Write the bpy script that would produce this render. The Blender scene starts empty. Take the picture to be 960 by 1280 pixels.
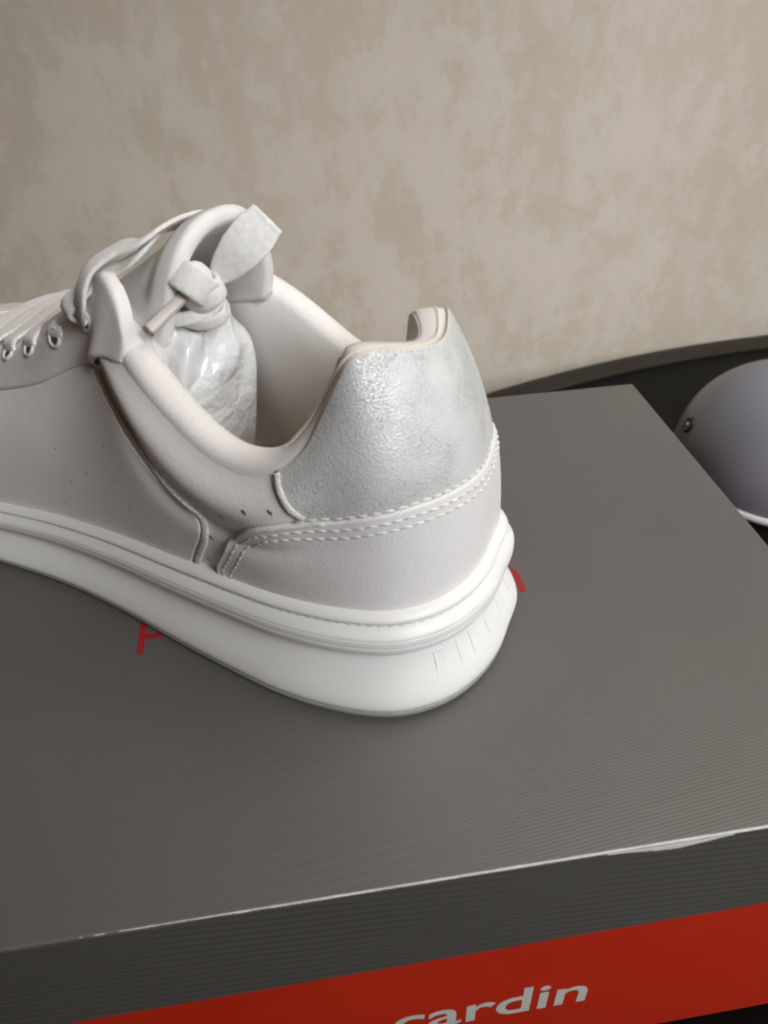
import bpy, bmesh, math, random
import numpy as np
from mathutils import Vector

random.seed(4); rng = np.random.default_rng(4)
scene = bpy.context.scene
COL = scene.collection

# ---------------------------------------------------------------- camera
cam_d = bpy.data.cameras.new('camera'); cam = bpy.data.objects.new('camera', cam_d); COL.objects.link(cam)
cam_d.sensor_fit = 'VERTICAL'; cam_d.sensor_height = 36; cam_d.lens = 27.44
cam_d.clip_start = .01; cam_d.clip_end = 20
cam.location = (-.14796, -.28494, .16704); cam.rotation_euler = (.9117, .0262, -.1489)
cam_d.dof.use_dof = True; cam_d.dof.focus_distance = .235; cam_d.dof.aperture_fstop = 20
scene.camera = cam

# ---------------------------------------------------------------- light: one large window to the right, a dim warm room
world = bpy.data.worlds.new('World'); scene.world = world; world.use_nodes = True
bgn = world.node_tree.nodes['Background']; bgn.inputs[0].default_value = (.90,.62,.44,1); bgn.inputs[1].default_value = .065
def area(name, loc, target, sx, sy, power, col, spread=180):
    d = bpy.data.lights.new(name,'AREA'); d.shape = 'RECTANGLE'; d.size = sx; d.size_y = sy; d.energy = power; d.color = col; d.spread = math.radians(spread)
    o = bpy.data.objects.new(name, d); COL.objects.link(o); o.location = loc
    o.rotation_euler = (Vector(target)-Vector(loc)).to_track_quat('-Z','Y').to_euler(); return o
area('window_light', (.61,-.88,.76), (.18,.02,.07), .85, .6, 2.5, (.95,.98,1.0), 46)
area('side_window_light', (1.25,-.45,.30), (-.05,-.1,.05), .55, .75, 2.4, (.95,.98,1.0))
area('ceiling_light', (.40,-.05,1.15), (-.08,-.1,0), .6, .6, 4.6, (1.0,.93,.86))
scene.view_settings.view_transform = 'Standard'; scene.view_settings.look = 'None'
scene.view_settings.exposure = .03; scene.view_settings.gamma = 1; scene.view_settings.use_curve_mapping = False
scene.render.engine = 'CYCLES'; scene.cycles.filter_width = 2.0

# ---------------------------------------------------------------- materials
MAT = {}
def nodes_of(name):
    m = bpy.data.materials.new(name); m.use_nodes = True; nt = m.node_tree; MAT[name] = m
    return m, nt, nt.nodes['Principled BSDF']
def nd(nt, typ, **kw):
    n = nt.nodes.new(typ)
    for k,v in kw.items():
        if k.startswith('i_'): n.inputs[k[2:].replace('_',' ')].default_value = v
        else: setattr(n,k,v)
    return n
def mathn(nt, op, a, b=None, c=None):
    n = nt.nodes.new('ShaderNodeMath'); n.operation = op
    for i,x in enumerate((a,b,c)):
        if x is None: continue
        if isinstance(x,(int,float)): n.inputs[i].default_value = x
        else: nt.links.new(x, n.inputs[i])
    return n.outputs[0]
def coords(nt, scale=(1,1,1), rot=(0,0,0)):
    tc = nt.nodes.new('ShaderNodeTexCoord'); mp = nt.nodes.new('ShaderNodeMapping')
    mp.inputs['Scale'].default_value = scale; mp.inputs['Rotation'].default_value = rot
    nt.links.new(tc.outputs['Object'], mp.inputs[0]); return mp.outputs[0]
def noise(nt, co, scale, detail=4, rough=.55):
    n = nd(nt,'ShaderNodeTexNoise', i_Scale=scale, i_Detail=detail, i_Roughness=rough); nt.links.new(co, n.inputs['Vector']); return n.outputs['Fac']
def ramp(nt, fac, stops):
    r = nt.nodes.new('ShaderNodeValToRGB'); el = r.color_ramp.elements
    while len(el) < len(stops): el.new(.5)
    for e,(p,c) in zip(el,stops): e.position = p; e.color = tuple(c)+(1,) if len(c)==3 else c
    nt.links.new(fac, r.inputs[0]); return r.outputs[0]
def mix(nt, fac, a, b, mode='MIX'):
    n = nt.nodes.new('ShaderNodeMix'); n.data_type = 'RGBA'; n.blend_type = mode
    for s,x in ((n.inputs[0],fac),(n.inputs[6],a),(n.inputs[7],b)):
        if isinstance(x,(int,float)): s.default_value = x
        elif isinstance(x,tuple): s.default_value = x+(1,)
        else: nt.links.new(x,s)
    return n.outputs[2]
def bump(nt, bs, h, strength, dist):
    b = nd(nt,'ShaderNodeBump', i_Strength=strength, i_Distance=dist); nt.links.new(h, b.inputs['Height']); nt.links.new(b.outputs[0], bs.inputs['Normal'])
def simple(name, col, rough=.5, metal=0, nscale=None, nstr=.3, ndist=.0003, var=.06, vscale=40, sheen=0, coat=0, sss=0, wave=0):
    m,nt,bs = nodes_of(name); co = coords(nt)
    v = noise(nt,co,vscale,5)
    lo = tuple(c*(1-var) for c in col); hi = tuple(min(1,c*(1+var)) for c in col)
    nt.links.new(ramp(nt,v,[(.3,lo),(.7,hi)]), bs.inputs['Base Color'])
    bs.inputs['Roughness'].default_value = rough; bs.inputs['Metallic'].default_value = metal
    if coat: bs.inputs['Coat Weight'].default_value = coat; bs.inputs['Coat Roughness'].default_value = .15
    if sheen: bs.inputs['Sheen Weight'].default_value = sheen
    if sss: bs.inputs['Subsurface Weight'].default_value = sss; bs.inputs['Subsurface Radius'].default_value = (.004,.003,.0025); bs.inputs['Subsurface Scale'].default_value = 1
    if nscale:
        hgt_ = noise(nt,co,nscale,3)
        if wave:
            vo = nd(nt,'ShaderNodeTexVoronoi', i_Scale=nscale*.8); nt.links.new(co,vo.inputs['Vector'])
            hgt_ = mathn(nt,'ADD',mathn(nt,'ADD',mathn(nt,'MULTIPLY',hgt_,.6),mathn(nt,'MULTIPLY',vo.outputs['Distance'],.6)),mathn(nt,'ADD',mathn(nt,'MULTIPLY',noise(nt,co,38,4,.6),wave),mathn(nt,'MULTIPLY',noise(nt,coords(nt,(1,1,2.2),(.4,.3,.2)),130,5,.6),wave*.12)))
        bump(nt, bs, hgt_, nstr, ndist)
    return m
simple('white_leather', (.80,.772,.76), .44, nscale=1700, nstr=.22, ndist=.0004, var=.035, vscale=45, wave=3.2)
simple('padded_leather', (.80,.772,.76), .46, nscale=1700, nstr=.20, ndist=.0004, var=.035, vscale=45, wave=2.8)
simple('midsole_rubber', (.80,.785,.765), .42, nscale=1300, nstr=.10, ndist=.0003, var=.03, vscale=35, wave=4.)
simple('outsole_rubber', (.30,.305,.29), .5, var=.05)
simple('beige_lining', (.74,.68,.61), .85, nscale=2200, nstr=.4, ndist=.0004, var=.05, vscale=80, sheen=.2)
simple('white_lining', (.83,.79,.75), .8, nscale=1800, nstr=.35, ndist=.0004, var=.04, vscale=60, sheen=.2)
simple('insole_foam', (.60,.48,.35), .85, nscale=1200, nstr=.3, ndist=.0004, var=.08, vscale=60)
simple('raw_edge', (.70,.67,.63), .8, nscale=1500, nstr=.6, ndist=.0006, var=.14, vscale=500)
simple('thread', (.74,.73,.71), .6, var=.08, vscale=400)
simple('hole', (.10,.085,.075), .9)
simple('pinhole', (.36,.33,.31), .9); simple('stitch_groove', (.40,.37,.35), .9)
simple('aglet_plastic', (.64,.60,.54), .5, var=.06, vscale=200)
simple('aglet_end', (.16,.14,.12), .5)
simple('red_print', (.36,.018,.022), .5, var=.06, vscale=300)
simple('silver_print', (.62,.60,.57), .38, var=.05, vscale=400)
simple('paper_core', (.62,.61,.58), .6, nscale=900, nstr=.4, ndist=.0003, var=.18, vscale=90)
simple('dark_edge', (.022,.018,.013), .5, var=.15, vscale=20); MAT['dark_edge'].node_tree.nodes['Principled BSDF'].inputs['Specular IOR Level'].default_value = .15
simple('white_rim', (.62,.61,.58), .45, var=.04)
simple('rivet_black', (.012,.012,.012), .35)
# lace cotton: fine woven rib
m,nt,bs = nodes_of('lace_cotton'); co = coords(nt); n = noise(nt,co,700,3)
uv = nt.nodes.new('ShaderNodeUVMap'); sx = nt.nodes.new('ShaderNodeSeparateXYZ'); nt.links.new(uv.outputs[0],sx.inputs[0])
q1 = mathn(nt,'SINE',mathn(nt,'MULTIPLY',mathn(nt,'ADD',sx.outputs[0],sx.outputs[1]),2*math.pi/1.15)); q2 = mathn(nt,'SINE',mathn(nt,'MULTIPLY',mathn(nt,'SUBTRACT',sx.outputs[0],sx.outputs[1]),2*math.pi/1.15))
wv = mathn(nt,'MULTIPLY',q1,q2)
nt.links.new(ramp(nt,mathn(nt,'ADD',mathn(nt,'MULTIPLY',wv,.10),n),[(.25,(.70,.68,.645)),(.75,(.86,.84,.81))]), bs.inputs['Base Color']); bs.inputs['Roughness'].default_value=.85; bs.inputs['Sheen Weight'].default_value=.25
bump(nt,bs,mathn(nt,'ADD',wv,mathn(nt,'MULTIPLY',noise(nt,co,3000,2),1.6)),.32,.00025)
# silver cracked leather of the heel tab
m,nt,bs = nodes_of('silver_leather'); co = coords(nt)
vo = nd(nt,'ShaderNodeTexVoronoi', i_Scale=1700.); vo.feature='F1'; wco = coords(nt,(1,1,1.4)); 
nz = noise(nt,co,3200,2); 
nt.links.new(wco, vo.inputs['Vector'])
big = noise(nt,co,70,3); fine = noise(nt,co,2200,4,.75)
patch = ramp(nt,big,[(.42,(0,0,0)),(.60,(1,1,1))])
spk = ramp(nt,fine,[(.53,(0,0,0)),(.58,(1,1,1))])
f = mathn(nt,'MULTIPLY',patch,spk)
base = ramp(nt,big,[(.3,(.80,.798,.785)),(.7,(.71,.712,.70))])
nt.links.new(mix(nt,mathn(nt,'MULTIPLY',f,.62),base,(.24,.24,.225)), bs.inputs['Base Color'])
bs.inputs['Metallic'].default_value = .22; bs.inputs['Roughness'].default_value = .38
nt.links.new(mathn(nt,'ADD',.40,mathn(nt,'MULTIPLY',f,.3)), bs.inputs['Roughness'])
bump(nt,bs,mathn(nt,'SUBTRACT',mathn(nt,'ADD',vo.outputs['Distance'],mathn(nt,'MULTIPLY',nz,.35)),mathn(nt,'MULTIPLY',f,.4)),.5,.00028)
# plastic film of the stuffing
m,nt,bs = nodes_of('plastic_film'); co = coords(nt); a = noise(nt,co,60,6,.65); b = noise(nt,co,300,4,.6)
wv = nd(nt,'ShaderNodeTexNoise', i_Scale=70., i_Detail=4.); nt.links.new(co,wv.inputs['Vector'])
wm = nt.nodes.new('ShaderNodeMix'); wm.data_type='RGBA'; wm.blend_type='LINEAR_LIGHT'; wm.inputs[0].default_value=.012; nt.links.new(co,wm.inputs[6]); nt.links.new(wv.outputs['Color'],wm.inputs[7])
ve = nd(nt,'ShaderNodeTexVoronoi', i_Scale=95.); ve.feature='DISTANCE_TO_EDGE'; nt.links.new(wm.outputs[2],ve.inputs['Vector'])
ve2 = nd(nt,'ShaderNodeTexVoronoi', i_Scale=240.); ve2.feature='F1'; nt.links.new(wm.outputs[2],ve2.inputs['Vector'])
fold = mathn(nt,'MINIMUM',mathn(nt,'MULTIPLY',ve.outputs['Distance'],2.2),.5)
bs.inputs['Base Color'].default_value=(.72,.72,.72,1); bs.inputs['Roughness'].default_value=.55
bs.inputs['Coat Weight'].default_value=.8; bs.inputs['Coat Roughness'].default_value=.05
bump(nt,bs,mathn(nt,'ADD',mathn(nt,'ADD',mathn(nt,'MULTIPLY',a,.8),mathn(nt,'MULTIPLY',fold,.55)),mathn(nt,'ADD',mathn(nt,'MULTIPLY',b,.10),mathn(nt,'MULTIPLY',ve2.outputs['Distance'],.22))),.38,.0036)
# wallpaper: mottled plaster print with upright smears
m,nt,bs = nodes_of('wallpaper'); co = coords(nt,(1,1,1)); cs = coords(nt,(1,1,.62)); cf = coords(nt,(1,1,.75))
sm = noise(nt,cs,22,14,.70); sm2 = noise(nt,coords(nt,(1,1,.7),(.3,.2,.1)),42,14,.72); tone = noise(nt,cs,11,8,.64); fl = noise(nt,cf,120,10,.78); fl2 = noise(nt,cf,55,12,.80); br = noise(nt,co,420,4,.7)
c0 = ramp(nt,tone,[(.36,(0.443,0.387,0.308)),(.50,(0.463,0.404,0.326)),(.64,(0.489,0.426,0.357))])
c1 = mix(nt,mathn(nt,'MULTIPLY',ramp(nt,sm,[(.49,(0,0,0)),(.54,(.8,.8,.8)),(.70,(1,1,1))]),.62),c0,(0.554,0.488,0.437))
c2 = mix(nt,mathn(nt,'MULTIPLY',ramp(nt,sm2,[(.51,(0,0,0)),(.55,(.85,.85,.85)),(.72,(1,1,1))]),.50),c1,(0.529,0.465,0.412))
c3 = mix(nt,mathn(nt,'MULTIPLY',ramp(nt,fl2,[(.57,(0,0,0)),(.63,(1,1,1))]),.40),c2,(0.509,0.402,0.302))
c4 = mix(nt,mathn(nt,'MULTIPLY',ramp(nt,fl,[(.58,(0,0,0)),(.66,(1,1,1))]),.34),c3,(0.376,0.322,0.254))
c4 = mix(nt,mathn(nt,'MULTIPLY',ramp(nt,br,[(.3,(0,0,0)),(.8,(1,1,1))]),.14),c4,(0.367,0.317,0.259))
nt.links.new(c4,bs.inputs['Base Color']); bs.inputs['Roughness'].default_value=.8
bump(nt,bs,mathn(nt,'ADD',sm,mathn(nt,'MULTIPLY',fl,.3)),.22,.0015)
# printed card of the lid: grey with fine ridged lines (mitred towards the right edge, slanting on the left)
def card(name, col, amp, side):
    m,nt,bs = nodes_of(name); co = coords(nt); sx = nt.nodes.new('ShaderNodeSeparateXYZ'); nt.links.new(co,sx.inputs[0])
    X,Y,Z = sx.outputs
    if side: g = mathn(nt,'ADD',Z,mathn(nt,'MULTIPLY',X,.10))
    else:
        right = mathn(nt,'GREATER_THAN', mathn(nt,'SUBTRACT',X,-.055), mathn(nt,'MULTIPLY',mathn(nt,'ADD',Y,.14),-.9))
        left = mathn(nt,'LESS_THAN', X, -.165)
        gm = mathn(nt,'SUBTRACT',Y,mathn(nt,'MULTIPLY',X,.12))
        gr = mathn(nt,'ADD',mathn(nt,'MULTIPLY',X,1.0),mathn(nt,'MULTIPLY',Y,.35))
        gl = mathn(nt,'ADD',mathn(nt,'MULTIPLY',X,-.8),mathn(nt,'MULTIPLY',Y,1.0))
        def sel(k,a,b): return mathn(nt,'ADD',mathn(nt,'MULTIPLY',k,a),mathn(nt,'MULTIPLY',mathn(nt,'SUBTRACT',1.,k),b))
        g = sel(right,gr,sel(left,gl,gm))
    wob = noise(nt,co,30,3)
    s1 = mathn(nt,'SINE',mathn(nt,'ADD',mathn(nt,'MULTIPLY',g,2*math.pi/.0028),mathn(nt,'MULTIPLY',wob,3.)))
    s2 = mathn(nt,'SINE',mathn(nt,'MULTIPLY',g,2*math.pi/.0009))
    am = ramp(nt,noise(nt,co,16,2),[(.38,(.1,.1,.1)),(.65,(1,1,1))])
    s = mathn(nt,'MULTIPLY',mathn(nt,'ADD',s1,mathn(nt,'MULTIPLY',s2,.6)),am)
    fac = mathn(nt,'ADD',mathn(nt,'MULTIPLY',s,amp),.5)
    fac = mathn(nt,'ADD',fac,mathn(nt,'MULTIPLY',mathn(nt,'SUBTRACT',noise(nt,co,22,4),.5),.5))
    c = ramp(nt,fac,[(.1,tuple(x*.86 for x in col)),(.9,tuple(x*1.14 for x in col))])
    dv = nd(nt,'ShaderNodeTexVoronoi', i_Scale=260.); nt.links.new(co,dv.inputs['Vector'])
    sp_ = mathn(nt,'MULTIPLY',mathn(nt,'LESS_THAN',dv.outputs['Distance'],.055),mathn(nt,'GREATER_THAN',noise(nt,co,60,2),.56))
    c = mix(nt,mathn(nt,'MULTIPLY',sp_,.35),c,(.45,.43,.40))
    c = mix(nt,mathn(nt,'MULTIPLY',ramp(nt,noise(nt,co,900,5,.75),[(.35,(0,0,0)),(.75,(1,1,1))]),.22),c,tuple(x*1.35 for x in col))
    nt.links.new(c,bs.inputs['Base Color']); nt.links.new(mathn(nt,'ADD',.36,mathn(nt,'MULTIPLY',noise(nt,co,14,6,.65),.20)),bs.inputs['Roughness']); bs.inputs['Metallic'].default_value=.35
    bump(nt,bs,mathn(nt,'ADD',s2,mathn(nt,'MULTIPLY',noise(nt,co,1200,2),.9)),.06,.0003)
card('lid_card', (.158,.148,.139), .12, False)
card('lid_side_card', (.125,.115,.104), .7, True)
simple('red_card', (.54,.026,.008), .38, nscale=900, nstr=.08, ndist=.0003, var=.06, vscale=25)
simple('black_lacquer', (.004,.004,.004), .5, var=.1); MAT['black_lacquer'].node_tree.nodes['Principled BSDF'].inputs['Specular IOR Level'].default_value = .08
# grey metal dome
simple('grey_metal', (.23,.235,.275), .42, metal=.25, nscale=600, nstr=.05, ndist=.0003, var=.05, vscale=30)

# ---------------------------------------------------------------- mesh helpers (shoe parts are given in millimetres)
MM = .001
def tag(o, label=None, cat=None, group=None, kind=None):
    for k,v in (('label',label),('category',cat),('group',group),('kind',kind)):
        if v: o[k] = v
    return o
def link(name, me, mat, parent=None, smooth=True):
    o = bpy.data.objects.new(name, me); COL.objects.link(o)
    if mat: me.materials.append(MAT[mat])
    me.polygons.foreach_set('use_smooth',[bool(smooth)]*len(me.polygons))
    if parent: o.parent = parent
    return o
def raw(name, V, F, mat, parent=None, smooth=True, scale=MM):
    me = bpy.data.meshes.new(name); me.from_pydata((np.asarray(V,float)*scale).tolist(), [], F); me.update()
    bm = bmesh.new(); bm.from_mesh(me); bmesh.ops.recalc_face_normals(bm, faces=bm.faces); bm.to_mesh(me); bm.free()
    return link(name, me, mat, parent, smooth)
def grid_faces(nu, nv, cu=False, cv=False, base=0):
    F = []
    for i in range(nu if cu else nu-1):
        for j in range(nv if cv else nv-1):
            a=i*nv+j; b=((i+1)%nu)*nv+j; c=((i+1)%nu)*nv+(j+1)%nv; d=i*nv+(j+1)%nv
            F.append((base+a,base+b,base+c,base+d))
    return F
def grid(name, P, mat, parent=None, cu=False, cv=False, caps=False, scale=MM):
    nu,nv = P.shape[:2]; F = grid_faces(nu,nv,cu,cv)
    if caps: F += [tuple(range(nv)), tuple((nu-1)*nv+j for j in range(nv))]
    return raw(name, P.reshape(-1,3), F, mat, parent, True, scale)
def gnormals(P):
    a = np.gradient(P,axis=0); b = np.gradient(P,axis=1); n = np.cross(a,b); l = np.linalg.norm(n,axis=-1,keepdims=True)
    return n/np.where(l<1e-9,1,l)
def slab(name, P, N, lo, hi, mat, parent=None, rnd=None, sc=None):
    """closed sheet between offsets lo and hi of grid P along N, with rounded rims"""
    nu,nv = P.shape[:2]; rnd = rnd if rnd is not None else .5
    N = N if sc is None else N*sc
    top = P+N*hi
    # pull the outer ring in a little so the rim is rounded: extra ring at rnd below the top
    def ring(G): return np.concatenate([G[0,:],G[1:,-1],G[-1,-2::-1],G[-2:0:-1,0]])
    V = [top.reshape(-1,3)]; F = grid_faces(nu,nv)
    idx = np.arange(nu*nv).reshape(nu,nv); ri = list(ring(idx[...,None])[:,0])
    Pr = ring(P); Nr = ring(N); L = len(ri); base = nu*nv
    cen = np.concatenate([P[1,:],P[1:,-2],P[-2,-2::-1],P[-2:0:-1,1]])      # inner neighbours
    out = Pr-cen; l = np.linalg.norm(out,axis=1,keepdims=True); out = out/np.where(l<1e-6,1,l)
    if sc is not None: out = out*np.linalg.norm(Nr,axis=1,keepdims=True)
    prev = ri
    lo = lo if np.ndim(lo)==0 else ring(lo)
    for h,e in [(hi-rnd*(1-math.cos(x)),rnd*math.sin(x)) for x in (.35,.7,1.05,1.57)]+[(lo,rnd)]:
        V.append(Pr+Nr*h+out*e); cur = list(range(base,base+L)); base += L
        F += [(prev[k],prev[(k+1)%L],cur[(k+1)%L],cur[k]) for k in range(L)]; prev = cur
    return raw(name, np.concatenate(V), F, mat, parent)
def crom(pts, n, closed=False):
    p = np.asarray(pts,float); m = len(p)
    if not closed: p = np.concatenate([[2*p[0]-p[1]],p,[2*p[-1]-p[-2]]])
    else: p = np.concatenate([p[-1:],p,p[:2]])
    segs = m if closed else m-1; u = np.linspace(0,segs,n,endpoint=not closed); i = np.minimum(u.astype(int),segs-1); f = (u-i)[:,None]
    a,b,c,d = p[i],p[i+1],p[i+2],p[i+3]
    return .5*(2*b+(c-a)*f+(2*a-5*b+4*c-d)*f**2+(3*b-a-3*c+d)*f**3)
def resample(p, n):
    d = np.r_[0,np.cumsum(np.linalg.norm(np.diff(p,axis=0),axis=1))]; u = np.linspace(0,d[-1],n)
    return np.stack([np.interp(u,d,p[:,k]) for k in range(p.shape[1])],1)
def frames(p, hint):
    t = np.gradient(p,axis=0); t /= np.linalg.norm(t,axis=1,keepdims=True)
    h = np.broadcast_to(np.asarray(hint,float),p.shape); n = h-t*(t*h).sum(1,keepdims=True); n /= np.linalg.norm(n,axis=1,keepdims=True)
    return t,n,np.cross(t,n)
def sweep(name, p, hint, prof, mat, parent=None, taper=None):
    """closed profile [(side,height)] swept along p; hint = up direction(s)"""
    t,n,s = frames(p,hint); pr = np.asarray(prof,float); w = np.ones(len(p)) if taper is None else taper
    P = p[:,None]+s[:,None]*(pr[None,:,:1]*w[:,None,None])+n[:,None]*(pr[None,:,1:]*w[:,None,None])
    o = grid(name, P, mat, parent, cv=True, caps=True); ribbon_uv(o, p, pr); return o
def ribbon_uv(o, p, pr):
    arc = np.r_[0,np.cumsum(np.linalg.norm(np.diff(p,axis=0),axis=1))]; nv = len(pr); me = o.data; lay = me.uv_layers.new(name='UVMap')
    vi = np.zeros(len(me.loops),int); me.loops.foreach_get('vertex_index',vi); uvs = np.stack([arc[vi//nv],pr[vi%nv,0]],1); lay.data.foreach_set('uv',uvs.ravel())
def flatprof(w, h, k=12):
    a = np.linspace(0,2*math.pi,k,endpoint=False); c,s = np.cos(a),np.sin(a)
    return np.stack([w/2*np.sign(c)*np.abs(c)**.45, h/2*np.sign(s)*np.abs(s)**.7],1)
def circ(r,k=8): a = np.linspace(0,2*math.pi,k,endpoint=False); return np.stack([r*np.cos(a),r*np.sin(a)],1)
def stitches(name, p, n, pitch, ln, r, mat, parent, tilt=.0):
    """a row of small thread capsules lying along p; too small to pick apart: one part"""
    L = np.linalg.norm(np.diff(p,axis=0),axis=1).sum(); k = max(2,int(L/pitch)); c = resample(np.concatenate([p,n],1),2*k+1)
    V=[];F=[]; b=0
    for i in range(k):
        q = c[2*i+1,:3]; nn = c[2*i+1,3:]; nn/=np.linalg.norm(nn); t = c[2*i+2,:3]-c[2*i,:3]; t/=np.linalg.norm(t); s = np.cross(t,nn)
        t = t*math.cos(tilt)+s*math.sin(tilt); s = np.cross(t,nn)
        for (u,rr,hh) in ((-.5,.35,-.25),(-.3,.9,.05),(0,1.05,.16),(.3,.9,.05),(.5,.35,-.25)):
            for j in range(6):
                a = j*math.pi/3; V.append(q+t*ln*u+(s*math.cos(a)+nn*math.sin(a))*r*rr+nn*r*hh)
        F += grid_faces(5,6,False,True,b); b+=30
    o = raw(name,V,F,mat,parent); o['kind']='stuff'; return o
# ---------------------------------------------------------------- shoe geometry (millimetres, shoe frame: x heel->toe, y to the left, z up)
ST = [  # sole outline x,y   |  opening line x,y,z
 ((0,-2),(18,1.5,93)), ((1.8,13),(20,12,95.5)), ((7.7,24),(24.5,21,97)), ((15.7,31),(28.5,25,90)),
 ((27.4,36),(33.5,28,78)), ((41,39),(42,31.5,69)), ((57,40),(57,33,67.5)), ((82,40),(73,32,75)),
 ((102,39.5),(88,28.5,83)), ((123,40),(106,20.5,86)), ((140,41.8),(122,18.5,78.5)), ((157,44.7),(138,17,71)),
 ((180,48),(156,15.5,64)), ((205,48.5),(172,13.5,59)), ((230,43),(184,10.5,56)), ((250,33),(191,7,54.5)),
 ((265,18),(194,3,54)), ((271,0),(195,-1,54)), ((268,-18),(194,-5,54)), ((258,-33),(191,-9,54.5)),
 ((240,-44.5),(184,-12.5,56)), ((215,-51),(172,-15.5,59)), ((190,-53),(156,-17.5,64)), ((160,-51),(138,-19,71)),
 ((130,-47),(122,-20.5,78.5)), ((100,-43.5),(104,-23,86)), ((82,-42),(88,-29,82)), ((66,-41.5),(73,-32,73)),
 ((45,-41),(57,-32.5,65)), ((28,-38),(43,-30.5,67)), ((15.7,-34),(34.5,-26,78)), ((5.6,-26),(28.5,-20.5,90)),
 ((2.2,-14.6),(22,-10,92)) ]
NS = len(ST)
def _pspline(Y):                      # periodic cubic spline, uniform knots -> second derivatives
    n = len(Y); A = np.zeros((n,n))
    for i in range(n): A[i,i] = 4; A[i,(i+1)%n] = 1; A[i,(i-1)%n] = 1
    return np.linalg.solve(A, 6*(np.roll(Y,-1,0)-2*Y+np.roll(Y,1,0)))
_OY = np.array([a for a,b in ST],float); _CY = np.array([b for a,b in ST],float)
_OM = _pspline(_OY); _CM = _pspline(_CY)
def _ev(Y, M, t):
    t = np.asarray(t,float) % NS; i = np.floor(t).astype(int) % NS; j = (i+1) % NS; f = (t-np.floor(t))[...,None]; g = 1-f
    return g*Y[i]+f*Y[j]+((g**3-g)*M[i]+(f**3-f)*M[j])/6
def outline(t): return _ev(_OY,_OM,t)
def opening(t): return _ev(_CY,_CM,t)
def onormal(t):
    d = outline(np.asarray(t)+.01)-outline(np.asarray(t)-.01); n = np.stack([-d[...,1],d[...,0]],-1)
    return n/np.linalg.norm(n,axis=-1,keepdims=True)
def sstep(a,b,x): x = np.clip((np.asarray(x,float)-a)/(b-a),0,1); return x*x*(3-2*x)
def hgt(s): return 1-.40*sstep(15,185,s)
def lift(s): return 9*np.clip((np.asarray(s,float)-190)/80,0,1.2)**2       # toe spring
PROF = np.array([(0,-1.6),(.5,-.5),(2.9,0.0),(3.3,-.35),(4.0,.2),(6.5,.1),(9.5,-.9),(12.5,-2.3),(15.5,-3.7),(18.2,-4.7),(20.2,-4.9),(21.2,-4.1),
  (22.2,-2.9),(23.1,-2.35),(24.4,-2.12),(24.9,-2.24),(25.3,-2.12),(26.7,-2.2),(27.1,-2.4),(27.5,-2.38),(28.3,-2.9),(29.4,-3.9),(30.1,-4.8),(30.5,-4.9),(31.0,-4.3),(31.9,-4.2),(32.9,-5.0),(33.5,-6.3),(33.7,-8.2),(33.2,-11)])
def sole_pt(t, z, off):
    o = outline(t); n = onormal(t); p = o+n*np.asarray(off)[...,None]
    return np.concatenate([p,(np.asarray(z)*hgt(o[...,0])+lift(o[...,0]))[...,None]],-1)
def feather(t): o = np.zeros(np.shape(t)); return sole_pt(t, o+32.4, o-8.2)
def toe_w(t):                          # 1 over the vamp, 0 round the collar
    t = np.asarray(t,float) % NS; return sstep(7.5,13,t)*(1-sstep(21,26.5,t))
def bulge(t): t = np.asarray(t,float)%NS; return sstep(2.5,5.5,t)*(1-sstep(8.8,10.5,t))+sstep(24,26,t)*(1-sstep(29,31.5,t))
def heel_w(t): t = np.asarray(t,float)%NS; d = np.minimum(t,NS-t); return 1-sstep(1.5,4.5,d)
def upper_raw(t, v):
    t = np.asarray(t,float); v = np.asarray(v,float); t,v = np.broadcast_arrays(t,v)
    F = feather(t); Cc = opening(t); n = onormal(t); w = toe_w(t)[...,None]
    n3 = np.concatenate([n,0*n[...,:1]],-1); up = np.array([0,0,1.])
    rise = (Cc-F)[...,2:]; hd = np.linalg.norm((Cc-F)[...,:2],axis=-1,keepdims=True)
    P1 = F+up*rise*(.36+.30*w)+n3*((2.6-2.4*heel_w(t)[...,None])*(1-w)+1.0*w)
    P2 = Cc+n3*((3.4+8.5*heel_w(t)[...,None])*(1-w)+.45*hd*w)-up*rise*(.36*(1-w)+.02*w)
    q = v[...,None]; r = 1-q
    return r**3*F+3*r*r*q*P1+3*r*q*q*P2+q**3*Cc
def upper_n(t, v, f=None):
    f = f or upper_raw; e=.004
    a = f(np.asarray(t)+.02,v)-f(np.asarray(t)-.02,v); vv=np.clip(v,e,1-e); b = f(t,vv+e)-f(t,vv-e)
    n = np.cross(b,a); n = -n/np.linalg.norm(n,axis=-1,keepdims=True)
    o = onormal(t); s = np.sign((n[...,0]*o[...,0]+n[...,1]*o[...,1])+.6*n[...,2]); return n*s[...,None]
def upper(t, v):
    t,v = np.broadcast_arrays(np.asarray(t,float),np.asarray(v,float))
    td = np.where(t%NS<NS/2, t%NS, NS-t%NS+1.2)
    vs = .47+.37*sstep(6.2,8.9,td); c = vs+(1-vs)*.60; wd = (1-vs)*.30
    b = bulge(t)*(3.2*np.exp(-((v-c)/wd)**2)-1.0*np.exp(-((v-vs+.01)/.07)**2))
    return upper_raw(t,v)+upper_n(t,v)*b[...,None]

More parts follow.
